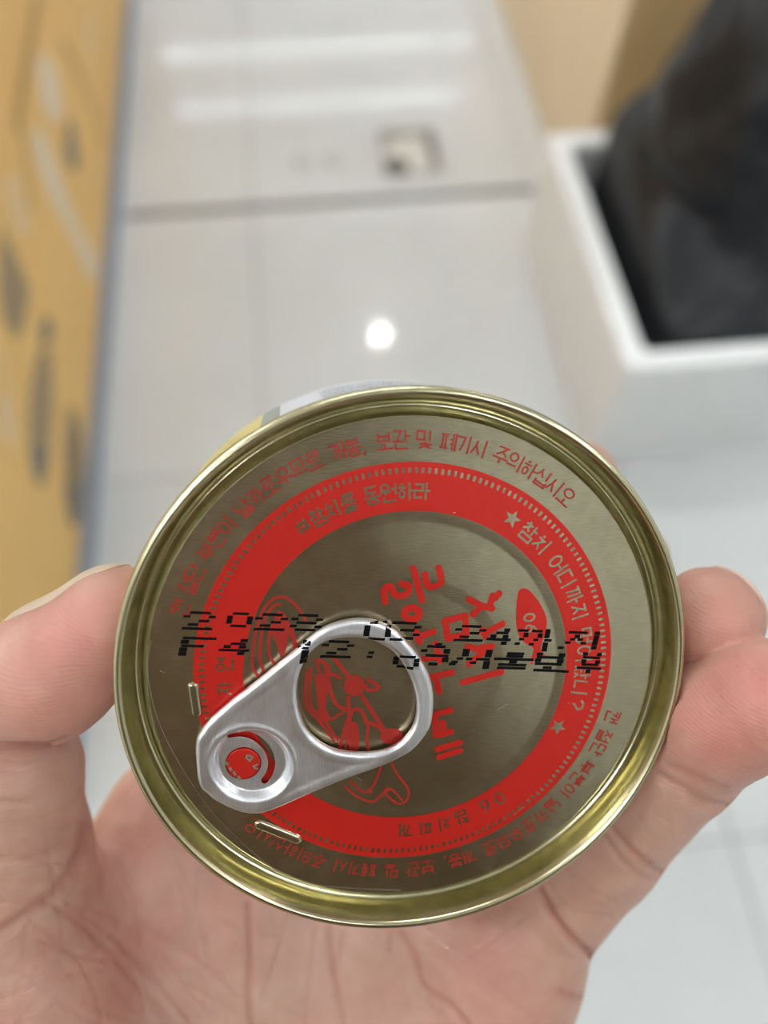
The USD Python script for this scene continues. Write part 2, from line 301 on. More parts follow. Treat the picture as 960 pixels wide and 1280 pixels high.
# ------------------------------------------------------------------ the can: frame of the lid
C0 = np.array([4.13, -24.22, 111.36]); NRM = np.array([0.127, -0.21, -0.969]); NRM /= np.linalg.norm(NRM)
AX = np.cross([0, 1, 0], NRM) * -1; AX /= np.linalg.norm(AX)
if AX[0] < 0: AX = -AX
BYv = np.cross(NRM, AX); BYv = BYv if BYv[1] > 0 else -BYv
def lid_px(pts, d):                           # image point -> millimetres on the lid plane d below the rim
    pts = np.atleast_2d(np.asarray(pts, float)); c = C0 - NRM * d
    dr = np.c_[(pts[:, 0] - 480) / F, (640 - pts[:, 1]) / F, np.ones(len(pts))]
    X = dr * ((c @ NRM) / (dr @ NRM))[:, None] - c
    return np.c_[X @ AX, X @ BYv]
aw, bw, nw = R @ AX, R @ BYv, R @ NRM
CM = np.eye(4); CM[0, :3] = aw; CM[1, :3] = bw; CM[2, :3] = nw; CM[3, :3] = c2w(C0)
can = thing('tuna_can', 'round gold tuna can with a red printed ring-pull lid held in the hand', 'can', matrix=CM)
HC = 36.0; RB = 41.3
def mm(v): return np.asarray(v, float) / 1000.0
# body, with label panels wrapped on it
pr = [(0, -HC + 1.2), (30, -HC + 1.2), (35, -HC + .6), (38.8, -HC), (40.3, -HC + .2), (41.0, -HC + 1.0), (RB, -HC + 2.6), (RB, -5), (RB, -3.0), (41.1, -2.0)]
v, f = lathe(pr, 240); body = obj('body', (mm(v), f), 'label_white', can, smooth=35)
def band(a0, a1, z0, z1, r, n):
    th = np.radians(np.linspace(a0, a1, n)); a = np.c_[r * np.cos(th), r * np.sin(th), np.full(n, z0)]; b = a.copy(); b[:, 2] = z1
    i = np.arange(n - 1); return np.vstack([a, b]), np.vstack([np.c_[i, i + 1, i + n + 1], np.c_[i, i + n + 1, i + n]])
v, f = band(122, 178, -HC + 3.4, -4.4, RB + .04, 60); obj('label_panel', (mm(v), f), 'label_yellow', body, smooth=True, label='yellow panel of the can label')
v, f = band(117.5, 122, -HC + 3.4, -4.4, RB + .05, 8); obj('label_stripe', (mm(v), f), 'label_green', body, smooth=True, label='grey-green stripe of the can label')
def dashes(a0, a1, z0, z1, r, rows, seed):
    g = np.random.default_rng(seed); vs, fs, o = [], [], 0
    for k in range(rows):
        z = z0 + (z1 - z0) * (k + .5) / rows; a = a0
        while a < a1:
            w = g.uniform(.4, 1.1)
            if g.random() < .8:
                v, f = band(a, min(a + w, a1), z - .28, z + .28, r, 3); vs.append(v); fs.append(f + o); o += len(v)
            a += w + g.uniform(.25, .7)
    return mm(np.vstack(vs)), np.vstack(fs)
obj('fine_print', dashes(60, 108, -27, -6, RB + .07, 18, 1), 'label_print', body)
obj('fine_print', dashes(127, 165, -24, -7, RB + .07, 9, 2), 'label_print_yellow', body)
# rim: double seam, wall and countersink
prof = [(41.32, -3.35), (41.6, -3.25), (41.95, -2.8), (42.0, -2.2), (42.0, -.8), (41.85, -.3), (41.5, -.03), (41.15, 0), (40.85, -.15), (40.68, -.6), (40.55, -1.4), (40.35, -2.6), (40.15, -3.8), (39.98, -4.25), (39.7, -4.62), (39.25, -4.75), (38.85, -4.6), (38.6, -4.2), (38.35, -3.6), (38.05, -3.12), (37.7, -2.97)]
v, f = lathe(prof, 320); obj('rim', (mm(v), f), 'rim', can, smooth=60, label='gold double-seamed rim of the can')
# lid panel
PP = [(37.7, -2.97), (37.3, -3.0), (35.2, -3.03), (34.8, -3.035), (33.4, -3.075), (33.0, -3.08), (31.9, -3.06), (31.5, -3.055), (24.5, -3.06), (24.1, -3.075), (22.9, -3.19), (22.5, -3.20), (14.6, -3.17), (14.2, -3.175), (12.6, -3.24), (12.2, -3.245), (0.0, -3.245)]
PR = np.array(PP)[::-1]
def lz(u, v, off=0.03): return np.interp(np.hypot(u, v), PR[:, 0], PR[:, 1]) + off
v, f = lathe(PP[:-1] + [(.02, -3.245)], 320); lid = obj('lid', (mm(v), f), 'lid', can, smooth=50, label='brushed gold lid panel')
def decal(name, shape, m, parent, off=0.04, label=None, dens=None):
    v, f = tri(shape)
    v, f = trimesh.remesh.subdivide_to_size(np.c_[v, np.zeros(len(v))], f, dens or .8); v = v[:, :2]
    return obj(name, (mm(np.c_[v, lz(v[:, 0], v[:, 1], off)]), f), m, parent, label=label)

# --- lettering: strokes of the Hangul letters, composed into blocks
CI = 'ㄱㄲㄴㄷㄸㄹㅁㅂㅃㅅㅆㅇㅈㅉㅊㅋㅌㅍㅎ'
VI = 'ㅏㅐㅑㅒㅓㅔㅕㅖㅗㅘㅙㅚㅛㅜㅝㅞㅟㅠㅡㅢㅣ'
FI = ' ㄱㄲㄳㄴㄵㄶㄷㄹㄺㄻㄼㄽㄾㄿㅀㅁㅂㅄㅅㅆㅇㅈㅊㅋㅌㅍㅎ'
def circ(cx, cy, rx, ry, n=20): return [(cx + rx * math.cos(t), cy + ry * math.sin(t)) for t in np.linspace(0, 2 * math.pi, n + 1)]
J = {'ㄱ': [[(0, 1), (1, 1), (.85, .5), (.55, 0)]], 'ㄴ': [[(0, 1), (0, 0), (1, 0)]], 'ㄷ': [[(1, 1), (0, 1), (0, 0), (1, 0)]],
     'ㄹ': [[(0, 1), (1, 1), (1, .52), (0, .52), (0, 0), (1, 0)]], 'ㅁ': [[(0, 0), (0, 1), (1, 1), (1, 0), (0, 0)]],
     'ㅂ': [[(0, 1), (0, 0), (1, 0), (1, 1)], [(0, .52), (1, .52)]], 'ㅅ': [[(.5, 1), (.42, .6), (0, 0)], [(.45, .65), (1, 0)]],
     'ㅇ': [circ(.5, .5, .5, .5)], 'ㅈ': [[(.05, 1), (.95, 1), (.5, .5), (0, 0)], [(.55, .5), (1, 0)]],
     'ㅊ': [[(.32, 1), (.68, 1)], [(.05, .75), (.95, .75), (.5, .38), (0, 0)], [(.55, .38), (1, 0)]],
     'ㅋ': [[(0, 1), (1, 1), (.85, .5), (.55, 0)], [(0, .55), (.87, .55)]], 'ㅍ': [[(0, 1), (1, 1)], [(0, 0), (1, 0)], [(.3, 1), (.3, 0)], [(.7, 1), (.7, 0)]],
     'ㅎ': [[(.3, 1), (.7, 1)], [(0, .78), (1, .78)], circ(.5, .28, .32, .28)]}
def dbl(s): return [[(x * .45, y) for x, y in l] for l in s] + [[(.55 + x * .45, y) for x, y in l] for l in s]
for a, b in (('ㄲ', 'ㄱ'), ('ㅆ', 'ㅅ'), ('ㅉ', 'ㅈ'), ('ㄸ', 'ㄷ')): J[a] = dbl(J[b])
VV = {'ㅏ': [[(.3, 0), (.3, 1)], [(.3, .52), (1, .52)]], 'ㅐ': [[(.1, .04), (.1, .96)], [(.85, 0), (.85, 1)], [(.1, .52), (.85, .52)]],
      'ㅓ': [[(.75, 0), (.75, 1)], [(0, .52), (.75, .52)]], 'ㅔ': [[(.5, .04), (.5, .96)], [(.95, 0), (.95, 1)], [(0, .52), (.5, .52)]],
      'ㅕ': [[(.75, 0), (.75, 1)], [(0, .64), (.75, .64)], [(0, .36), (.75, .36)]],
      'ㅖ': [[(.5, .04), (.5, .96)], [(.95, 0), (.95, 1)], [(0, .64), (.5, .64)], [(0, .38), (.5, .38)]], 'ㅣ': [[(.5, 0), (.5, 1)]]}
VH = {'ㅗ': [[(0, 0), (1, 0)], [(.5, 0), (.5, 1)]], 'ㅛ': [[(0, 0), (1, 0)], [(.33, 0), (.33, 1)], [(.67, 0), (.67, 1)]],
      'ㅜ': [[(0, 1), (1, 1)], [(.5, 1), (.5, 0)]], 'ㅡ': [[(0, .6), (1, .6)]]}
VC = {'ㅘ': ('ㅗ', 'ㅏ'), 'ㅝ': ('ㅜ', 'ㅓ'), 'ㅢ': ('ㅡ', 'ㅣ')}
def put(s, x0, y0, x1, y1): return [[(x0 + x * (x1 - x0), y0 + y * (y1 - y0)) for x, y in l] for l in s]
SYM = {'#': [[(.25, .1), (.4, .9)], [(.6, .1), (.75, .9)], [(.08, .35), (.92, .35)], [(.08, .66), (.92, .66)]],
       ',': [[(.18, .12), (.08, -.1)]], '?': [[(.15, .75), (.3, .95), (.6, .95), (.75, .75), (.6, .55), (.45, .45), (.45, .3)], [(.45, .1), (.45, .06)]],
       '0': [circ(.4, .5, .3, .42)], '6': [[(.65, .9), (.35, .75), (.14, .4), (.12, .28)], circ(.4, .28, .28, .24)]}
ADV = {' ': .42, ',': .45, '0': .85, '6': .85, '?': .95}
def glyph(ch):
    if ch == ' ': return []
    if ch in SYM: return SYM[ch]
    k = ord(ch) - 0xAC00; c, v, t = CI[k // 588], VI[k % 588 // 28], FI[k % 28]; fin = t != ' '
    if v in VV:
        o = (put(J[c], .06, .5, .5, .96) if fin else put(J[c], .06, .14, .52, .88)) + (put(VV[v], .62, .42, .98, 1) if fin else put(VV[v], .62, 0, .98, 1))
        if fin: o += put(J[t], .18, .02, .9, .32)
    elif v in VH:
        if fin: o = put(J[c], .2, .68, .8, 1) + put(VH[v], .02, .42, .98, .58) + put(J[t], .2, .0, .8, .28)
        else: o = put(J[c], .18, .5, .82, .98) + put(VH[v], .02, .06, .98, .36)
    else:
        h, w = VC[v]
        if fin: o = put(J[c], .08, .64, .52, .98) + put(VH[h], .02, .4, .62, .56) + put(VV[w], .68, .36, 1, 1) + put(J[t], .18, 0, .9, .27)
        else: o = put(J[c], .08, .5, .54, .96) + put(VH[h], .02, .12, .62, .36) + put(VV[w], .7, 0, 1, 1)
    return o
def arc_text(text, p0, p1, rbase, size, stroke, d=3.1, flip=False):
    """text along a circle; p0, p1: image points of the middle of its first and last letters"""
    q = lid_px([p0, p1], d); a0, a1 = np.arctan2(q[:, 1], q[:, 0])
    while a1 > a0: a1 -= 2 * np.pi
    adv = [ADV.get(c, 1.0) for c in text]; pos = np.cumsum(adv) - np.array(adv) / 2
    pos = (pos - pos[0]) / (pos[-1] - pos[0]); out = []
    for c, s in zip(text, pos):
        a = a0 + (a1 - a0) * s
        for l in glyph(c):
            w = ADV.get(c, 1.0) if c in ('0', '6', '?', ',') else 1.0
            pts = [((x - w / 2) * size * .96, rbase + y * size) for x, y in l]
            ln = LineString(pts) if len(pts) > 1 else Point(pts[0])
            g = ln.buffer(stroke, cap_style='flat' if len(pts) < 12 else 'round', join_style='mitre', mitre_limit=2)
            out.append(affinity.rotate(g, math.degrees(a) - 90, origin=(0, 0)))
    return unary_union(out)
def star(p, r):
    c = lid_px([p], 3.2)[0]; a = math.atan2(c[1], c[0])
    return Polygon([(c[0] + (r if k % 2 == 0 else r * .42) * math.cos(a + k * math.pi / 5), c[1] + (r if k % 2 == 0 else r * .42) * math.sin(a + k * math.pi / 5)) for k in range(10)])
def L(pts, d=3.1): return lid_px(pts, d)
def stroke(pts, w, d=3.1, smooth=True):
    q = L(pts, d); q = spline(q, 6) if smooth and len(q) > 2 else q
    return LineString(q).buffer(w)
# outer warning, twice round
warn = '캔 절단 부분이 날카로우므로 개봉, 보관 및 폐기시 주의하십시오'
ctr = L([(505, 818)], 3.2)[0]
w1 = arc_text(warn, (234, 762), (705, 624), 33.2, 2.55, .125)
w2 = arc_text(warn, (762, 895), (318, 1030), 32.5, 2.35, .125)
decal('warning_print', w1, 'red_text', lid, label='thin red warning lettering around the top of the lid')
decal('warning_print', w2, 'red_text', lid, label='thin red warning lettering around the bottom of the lid')
# red ring with lettering left open
RO, RI = 31.35, 24.3
ring = Point(0, 0).buffer(RO, quad_segs=90).difference(Point(0, 0).buffer(RI, quad_segs=80))
nt = 200
ticks = unary_union([affinity.rotate(sbox(-.21, 29.75, .21, 30.55), 360.0 * k / nt, origin=(0, 0)) for k in range(nt)])
rt = [arc_text('#참치를 동원하라', (377, 655), (528, 611), 25.9, 2.5, .17), arc_text('참치 어디까지 먹어봤니?', (663, 662), (716, 880), 25.7, 2.75, .17),
      arc_text('06 참치찌개', (624, 998), (508, 1030), 25.4, 2.4, .15), arc_text('자연', (284, 860), (281, 830), 25.8, 2.4, .14), star((640, 648), 1.45), star((697, 908), 1.45)]
ringp = ring.difference(unary_union(rt + [ticks]))
wedges = [Polygon([(0, 0)] + [(60 * math.cos(a), 60 * math.sin(a)) for a in np.linspace(k * math.pi / 18, (k + 1) * math.pi / 18, 3)]) for k in range(36)]
_tri = tri
def tri(shape): vf = [_tri(g) for w in wedges for g in [shape.intersection(w)] if not g.is_empty]; o = np.cumsum([0] + [len(v) for v, _ in vf]); return np.vstack([v for v, _ in vf]), np.vstack([f + k for (_, f), k in zip(vf, o)])
decal('red_ring_print', ringp, 'red_ink', lid, label='broad red ring with letters, stars and ticks left open')
tri = _tri
# handwriting
hw = lambda pts: [(460 + x / 3, 680 + y / 3) for x, y in pts]
hs = [[(380, 208), (425, 232), (465, 242)], [(468, 195), (455, 240)], [(425, 235), (395, 265)], [(478, 203), (492, 186)], [(440, 335), (505, 300)], [(430, 325), (442, 348)],
      [(440, 385), (456, 392)], [(420, 392), (465, 385)], [(380, 452), (440, 400)], [(375, 385), (430, 402)], [(357, 520), (500, 480)],
      [(265, 90), (274, 145), (228, 160), (215, 115)], [(170, 92), (203, 212)], [(65, 218), (62, 172), (85, 160), (105, 192), (145, 190), (152, 158), (125, 150)],
      [(190, 350), (245, 330)], [(180, 332), (195, 368)], [(255, 375), (270, 440)], [(210, 432), (278, 420)], [(235, 500), (315, 483)], [(255, 505), (268, 555)],
      [(255, 640), (310, 625)], [(252, 645), (256, 718), (312, 705)], [(280, 672), (286, 715)], [(262, 770), (345, 745)], [(268, 800), (345, 775)]]
hand_w = [stroke(hw(s), .5, smooth=len(s) > 3) for s in hs]
hand_w.append(LineString(L(hw([(290, 290), (365, 270), (370, 340), (300, 355), (290, 290)]))).buffer(.52))
hand_w.append(LineString(L(hw(circ(165, 262, 28, 22)))).buffer(.55))
decal('handwritten_print', unary_union(hand_w), 'red_ink', lid, label='red brush-written words in the middle of the lid')
# little fish
fish = [(70, 310), (120, 285), (180, 310), (250, 390), (300, 470), (340, 560), (350, 640), (325, 760), (285, 880), (335, 960), (280, 975), (235, 985), (190, 1055), (195, 980), (215, 885), (130, 830), (70, 750), (45, 650), (43, 500), (55, 380)]
fp = Polygon(spline(L([(640 + x / 8, 700 + y / 8) for x, y in fish]), 4, True)).buffer(0)
cz = L([(662, 772)])[0]; c6 = L([(664.5, 785.5)])[0]
def rot_digit(ch, c, s): return unary_union([affinity.rotate(LineString([((x - .4) * s + c[0], (y - .5) * s + c[1]) for x, y in l]).buffer(.17), -78, origin=tuple(c)) for l in SYM[ch]])
decal('fish_print', fp.difference(rot_digit('0', cz, 1.9)).difference(rot_digit('6', c6, 1.9)), 'red_ink', lid, label='small red fish shape with 06 left open')
# line drawing under the ring pull
dr = lambda pts: [(300 + x / 4, 740 + y / 4) for x, y in pts]
lines = [([(110, 440), (75, 400), (60, 350), (75, 220), (110, 100), (160, 40), (205, 25), (250, 42), (300, 90), (330, 150)], .22), ([(130, 430), (100, 330), (105, 220), (130, 120), (170, 70), (200, 60)], .22), ([(190, 380), (150, 320), (145, 220), (175, 150), (215, 140), (250, 190), (275, 290)], .22),
    ([(290, 290), (265, 200), (240, 150)], .18), ([(610, 520), (665, 605), (720, 690)], .33), ([(470, 330), (505, 375), (540, 420)], .33), ([(380, 340), (420, 480), (425, 560), (400, 640), (460, 635), (520, 600)], .22), ([(335, 400), (330, 560), (400, 650), (470, 745)], .22), ([(355, 380), (352, 560), (420, 640), (490, 740)], .22),
    ([(430, 380), (450, 480), (480, 560), (530, 590)], .3), ([(540, 530), (545, 620), (520, 700), (500, 780)], .3), ([(560, 600), (540, 700), (528, 790)], .2), ([(570, 590), (600, 590), (620, 620), (632, 660)], .3), ([(640, 670), (634, 730), (640, 785)], .25), ([(650, 655), (690, 675), (720, 705)], .3), ([(390, 340), (440, 370), (440, 400), (500, 430)], .3), ([(640, 440), (690, 470), (680, 490), (640, 490), (630, 470)], .3)]
art = [stroke(dr(s), w) for s, w in lines]
art += [Polygon(spline(L(dr(s)), 5, True)).buffer(0) for s in ([(190, 95), (245, 150), (232, 280), (205, 330), (180, 250), (155, 200)], [(375, 420), (430, 420), (442, 500), (420, 560), (450, 630), (400, 635), (385, 520)], [(550, 660), (590, 670), (592, 790), (545, 785)])]
art += [affinity.scale(Point(*L(dr([(572, 470)]))[0]).buffer(1), 1.55, 1.7), affinity.scale(Point(*L(dr([(757, 722)]))[0]).buffer(1), 1.7, 1.3)]
dl = lambda pts: [(280 + x / 3.69, 960 + y / 3.69) for x, y in pts]
art += [stroke(dl(s), .2) for s in ([(660, 110), (690, 80), (720, 10), (735, -40)], [(560, 85), (610, 130), (690, 155), (755, 92)], [(775, -20), (800, 30), (850, 100), (842, 150), (800, 165), (745, 122)], [(745, 120), (772, 98), (822, 150)], [(580, 60), (640, 110), (680, 110)])]
decal('line_print', unary_union(art), 'red_text', lid, off=.036, label='red line drawing partly under the ring pull')
# score line and embossed bars
sc = [(189, 800), (185, 830), (188, 862), (198, 900), (214, 935), (233, 968), (262, 1010), (298, 1048), (338, 1082), (372, 1098), (420, 1108), (500, 1112)]
scl = LineString(spline(L(sc), 10)); gaps = []
decal('score_line', scl.buffer(.075), 'score', lid, off=.05)
for a, b in (((240.5, 852), (247, 896)), ((318, 1028), (377, 1051))):
    q = L([a, b]); n = 24; t = np.linspace(0, 1, n); ctrl = q[0] + (q[1] - q[0]) * t[:, None]; dd = (q[1] - q[0]) / np.linalg.norm(q[1] - q[0]); pp = np.array([-dd[1], dd[0]]); vs = []
    for i in range(n):
        e = math.sqrt(max(0.0, 1 - max(0, (0.12 - t[i]) / .12, (t[i] - .88) / .12) ** 2))
        for w in np.linspace(-1, 1, 11):
            xy = ctrl[i] + pp * w * .85 * e; vs.append((*xy, lz(*xy, 0) - .02 + .40 * e * math.sqrt(max(0, 1 - w * w))))
    g = np.arange(n * 11).reshape(n, 11); q4 = np.stack([g[:-1, :-1], g[1:, :-1], g[1:, 1:], g[:-1, 1:]], -1).reshape(-1, 4)
    obj('embossed_bar', (mm(vs), q4), 'lid', lid, smooth=True)
sr = [[(168, 0), (173, 3)]]
scr = [stroke(p, .035, smooth=False) for p in ([(200, 838), (206, 841)], [(622, 888), (634, 880)], [(516, 905), (528, 897)], [(566, 640), (569, 641)], [(640, 1020), (655, 1008)], [(440, 968), (452, 976)])]
for g in scr: decal('scratch', g, 'scratch', lid, off=.04)

# --- ring pull
TD = 1.35                                     # its top lies this far below the rim
tp = lambda pts: lid_px([(200 + x / 2.526, 740 + y / 2.526) for x, y in pts], TD)
out_px = [(112, 490), (120, 455), (158, 405), (225, 345), (300, 288), (370, 232), (440, 175), (490, 132), (540, 104), (590, 90), (640, 86), (690, 95), (745, 124), (800, 180), (838, 235), (858, 285), (865, 345), (860, 405), (848, 440), (810, 490), (765, 522), (700, 552), (600, 588), (500, 628), (400, 672), (350, 692), (310, 702), (255, 697), (195, 672), (145, 640), (122, 605), (114, 545)]
hole_px = [(434, 330), (438, 275), (455, 225), (485, 185), (530, 156), (590, 146), (650, 150), (705, 170), (750, 205), (785, 260), (806, 320), (810, 385), (795, 435), (760, 475), (715, 500), (660, 510), (600, 508), (545, 497), (500, 472), (465, 435), (443, 385)]
outline = Polygon(spline(tp(out_px), 8, True)).buffer(0); hole = Polygon(spline(tp(hole_px), 8, True)).buffer(0)
rc = tp([(262, 551)])[0]; e0 = tp([(290, 545)])[0]
rivet_hole = Point(*rc).buffer(2.62, quad_segs=24)
slot = LineString(spline(tp([(222, 458), (262, 456), (305, 472), (338, 505), (352, 545), (346, 580), (330, 605)]), 8)).buffer(.52)
def tab_mesh(step=.22, thick=.75):
    P = outline.difference(hole).difference(rivet_hole).difference(slot)
    pts = []
    rings = [P.exterior] + list(P.interiors)
    for r in rings:
        n = int(r.length / (step * .8)); pts += [r.interpolate(k / n, normalized=True).coords[0] for k in range(n)]
    nb = len(pts)
    for dlt in (.05, .12, .24, .42):           # rows close to the edges so that the curl is smooth
        q = P.buffer(-dlt)
        for g in getattr(q, 'geoms', [q]):
            for r in [g.exterior] + list(g.interiors):
                n = int(r.length / step); pts += [r.interpolate(k / n, normalized=True).coords[0] for k in range(n)]
    bx0_, by0_, bx1_, by1_ = P.bounds; X, Y = np.meshgrid(np.arange(bx0_, bx1_, step), np.arange(by0_, by1_, step)); X[1::2] += step / 2
    g = np.c_[X.ravel(), Y.ravel()]; g = g[shapely.contains_xy(P.buffer(-.5), g[:, 0], g[:, 1])]
    pts = np.vstack([np.array(pts), g]); pts = np.round(pts, 5); pts = np.unique(pts, axis=0)
    D = Delaunay(pts); T = D.simplices; cc = pts[T].mean(1); keep = shapely.contains_xy(P, cc[:, 0], cc[:, 1])
    ar = np.abs(np.cross(pts[T[:, 1]] - pts[T[:, 0]], pts[T[:, 2]] - pts[T[:, 0]])); T = T[keep & (ar > 1e-6)]
    sp = shapely.points(pts)
    do = shapely.distance(outline.exterior, sp); dh = shapely.distance(hole.exterior, sp); drv = np.hypot(pts[:, 0] - rc[0], pts[:, 1] - rc[1])
    dome = lambda d, w: np.sqrt(np.clip(1 - (1 - np.clip(d / w, 0, 1)) ** 2, 0, 1))
    # web between the curls lies lower than the curled edges
    web = np.clip((np.minimum(do - 1.2, dh - 1.1)) / .9, 0, 1); web = web * web * (3 - 2 * web)
    h = .62 * dome(do, .75) * dome(dh, .8) + .38 - .09 * web
    # pressed oval around the rivet: ridge, valley, flat
    d_e = np.hypot(pts[:, 0] - e0[0], pts[:, 1] - e0[1]); ax = tp([(395, 605)])[0] - e0; ax /= np.linalg.norm(ax)
    le = pts - e0; qe = np.hypot((le @ ax) / 1.06, (le @ np.array([-ax[1], ax[0]])) / .98)
    s = lambda x, a, b: (lambda t: t * t * (3 - 2 * t))(np.clip((x - a) / (b - a), 0, 1))
    dep = 1 - s(qe, 4.9, 5.9)
    h = h * (1 - dep) + dep * (.45 - .52 * (1 - s(qe, 4.7, 5.3)))
    h += .10 * np.exp(-((qe - 6.1) / .4) ** 2) * np.clip(do / 1.2, 0, 1)
    # small crease in the nose
    cr = tp([(150, 640)])[0]; h -= .25 * np.exp(-(((pts - cr) ** 2).sum(1)) / .8)
    h += .02 * (meshkit.fbm(np.c_[pts * 1.1, np.zeros(len(pts))], 3, 2) - .5)
    zt = -TD - .78 + h; n = len(pts)
    dedge = shapely.distance(P.boundary, sp)
    zb = np.minimum(zt - .02, -TD - .95 + .25 * (1 - np.clip(dedge / .3, 0, 1)))
    top = np.c_[pts, zt]; bot = np.c_[pts, zb]
    a = pts[T]; cw = np.cross(a[:, 1] - a[:, 0], a[:, 2] - a[:, 0]) < 0; T[cw] = T[cw][:, ::-1]
    e = np.vstack([T[:, [0, 1]], T[:, [1, 2]], T[:, [2, 0]]]); key = {}
    for x, y in e: key[(x, y)] = 1
    bd = np.array([(x, y) for (x, y) in key if (y, x) not in key])
    side = np.vstack([np.c_[bd[:, 1], bd[:, 0], bd[:, 0] + n], np.c_[bd[:, 1], bd[:, 0] + n, bd[:, 1] + n]])
    return np.vstack([top, bot]), np.vstack([T, T[:, ::-1] + n, side]), (pts, zt)
tv, tf, (tpts, tzt) = tab_mesh()
tab = obj('ring_pull', (mm(tv), tf), 'tab', can, smooth=55, label='silver aluminium ring pull with a large finger hole')
# rivet and its print, and the underside peg that carries the tab
rz = -TD - .78
v, f = lathe([(0.01, rz + .16), (2.25, rz + .155), (2.42, rz + .08), (2.5, rz - .2), (2.55, -3.1)], 60); v = v + [rc[0], rc[1], 0]
rivet = obj('rivet', (mm(v), f), 'red_ink', can, smooth=40, label='round red printed rivet in the nose of the ring pull')
def on_rivet(shape, m, name): v, f = tri(shape); obj(name, (mm(np.c_[v, np.full(len(v), rz + .19)]), f), m, rivet)
rv = lambda pts: lid_px([(240 + x / 6, 880 + y / 6) for x, y in pts], TD + .6)
on_rivet(unary_union([LineString(rv(p)).buffer(.2, cap_style='flat') for p in ([(252, 435), (272, 460)], [(280, 475), (298, 502)], [(310, 505), (328, 535)], [(345, 540), (365, 572)])]), 'scratch', 'rivet_print')
on_rivet(unary_union([LineString(rv(p)).buffer(.17) for p in ([(412, 385), (408, 405), (435, 425), (455, 400), (425, 385)], [(460, 468), (490, 455)], [(470, 480), (490, 485)])]), 'scratch', 'rivet_print')
for p in ([(545, 235), (570, 230), (600, 245)],):
    pass

# --- date stamp, dot matrix, on lid and ring pull
BM = {'2': ['.XXXX.', 'X....X', '...XX.', '.XX...', 'XXXXXX'], '0': ['.XXXX.', 'X....X', 'X....X', '.XXXX.'], '8': ['.XXXX.', 'X....X', '.XXXX.', 'X....X', '.XXXX.'],
      'F': ['XXXXXX', 'X.....', 'XXXX..', 'X.....', 'X.....'], '4': ['....X.', '..XXX.', '.X..X.', 'XXXXXX', '....X.'], '3': ['XXXXX.', '.....X', '..XXX.', '.....X', 'XXXXX.'],
      '1': ['.X', 'XX', '.X', '.X', '.X'], '9': ['.XXXX.', 'X....X', '.XXXXX', '.....X', '..XX..'], '.': ['X'], ':': ['XX', '..', 'XX'],
      '까': ['XXX.XXX.X.', '..X...X.X.', '.X...X..XX', 'X...X...X.', '........X.'], '지': ['XXXXX..X', '..X....X', '.X.X...X', 'X...X..X', '.......X'],
      '서': ['..X....X', '..X....X', '.X.X.XXX', 'X...X..X', '.......X'], '울': ['..XXX..', '..XXX..', 'XXXXXXX', '...X...', '.XXXXX.', '.XXXXX.'],
      '보': ['X....X', 'XXXXXX', 'X....X', 'XXXXXX', '..XX..', 'XXXXXXXX'], '부': ['.X...X.', '.XXXXX.', '.X...X.', '.XXXXX.', 'XXXXXXX', '...X...']}
stamp = [('2', 229, 765, 38, 27), ('0', 284, 766, 30, 22), ('2', 319, 768, 38, 25), ('8', 364, 769, 37, 24), ('0', 455, 776, 32, 28), ('3', 488, 778, 36, 26), ('.', 545, 802, 6, 4), ('2', 569, 783, 36, 23), ('4', 609, 787, 30, 22), ('까', 645, 787, 44, 30), ('.', 698, 806, 5, 4), ('지', 708, 790, 38, 24),
         ('F', 226, 792, 42, 26), ('4', 274, 795, 38, 22), ('1', 371, 797, 13, 30), ('2', 402, 797, 38, 25), (':', 459, 812, 7, 10), ('0', 492, 814, 30, 20), ('9', 526, 802, 34, 30), ('.', 562, 826, 6, 4), ('서', 566, 808, 46, 26), ('울', 617, 812, 49, 23), ('보', 669, 813, 44, 26), ('부', 722, 812, 30, 28)]
tab_px_poly = Polygon(spline([(200 + x / 2.526, 740 + y / 2.526) for x, y in out_px], 8, True)).difference(Polygon(spline([(200 + x / 2.526, 740 + y / 2.526) for x, y in hole_px], 8, True)))
on_lid, on_tab = [], []
for ch, x, y, w, h in stamp:
    B = BM[ch]; nr, nc = len(B), max(map(len, B)); pw, ph = w / nc, h / max(nr, 1)
    y += 3 if y > 791 else -2
    h -= 2
    B = BM[ch]; nr, nc = len(B), max(map(len, B)); pw, ph = w / nc, h / max(nr, 1)
    jit = [random.uniform(-.4, .4) for _ in range(nr)]
    for i in range(nr):
        for j in range(len(B[i])):
            if B[i][j] != 'X': continue
            up_ = i > 0 and j < len(B[i - 1]) and B[i - 1][j] == 'X'; dn = i < nr - 1 and j < len(B[i + 1]) and B[i + 1][j] == 'X'
            run = 1
            for q_ in (j - 1, j - 2): run += q_ >= 0 and B[i][q_] == 'X' and (q_ == j - 1 or B[i][q_ + 1] == 'X')
            for q_ in (j + 1, j + 2): run += q_ < len(B[i]) and B[i][q_] == 'X' and (q_ == j + 1 or B[i][q_ - 1] == 'X')
            col_ = (up_ or dn) and run == 1; hh = ph * .52 if col_ else 1.6; hw_ = pw * (.72 if run == 1 else .52)
            cx = x + (j + .5) * pw + (nr / 2 - i) * 1.1; cy = y + (i + .5) * ph + j * .2 + jit[i]
            q = [(cx - hw_ + .4, cy - hh), (cx + hw_ + .4, cy - hh), (cx + hw_ - .4, cy + hh), (cx - hw_ - .4, cy + hh)]
            if tab_px_poly.contains(Point(cx, cy)): on_tab.append(Polygon(lid_px(q, TD + .2)))
            elif not tab_px_poly.intersects(Point(cx, cy).buffer(1.5)): on_lid.append(Polygon(L(q)))
decal('date_stamp', unary_union(on_lid), 'black_ink', lid, off=.045, label='black dot-matrix date and batch stamp on the lid')
tt = cKDTree(tpts); u = unary_union(on_tab).segmentize(.25)
gg = [g for g in getattr(u, 'geoms', [u])]; vs, fs, o = [], [], 0
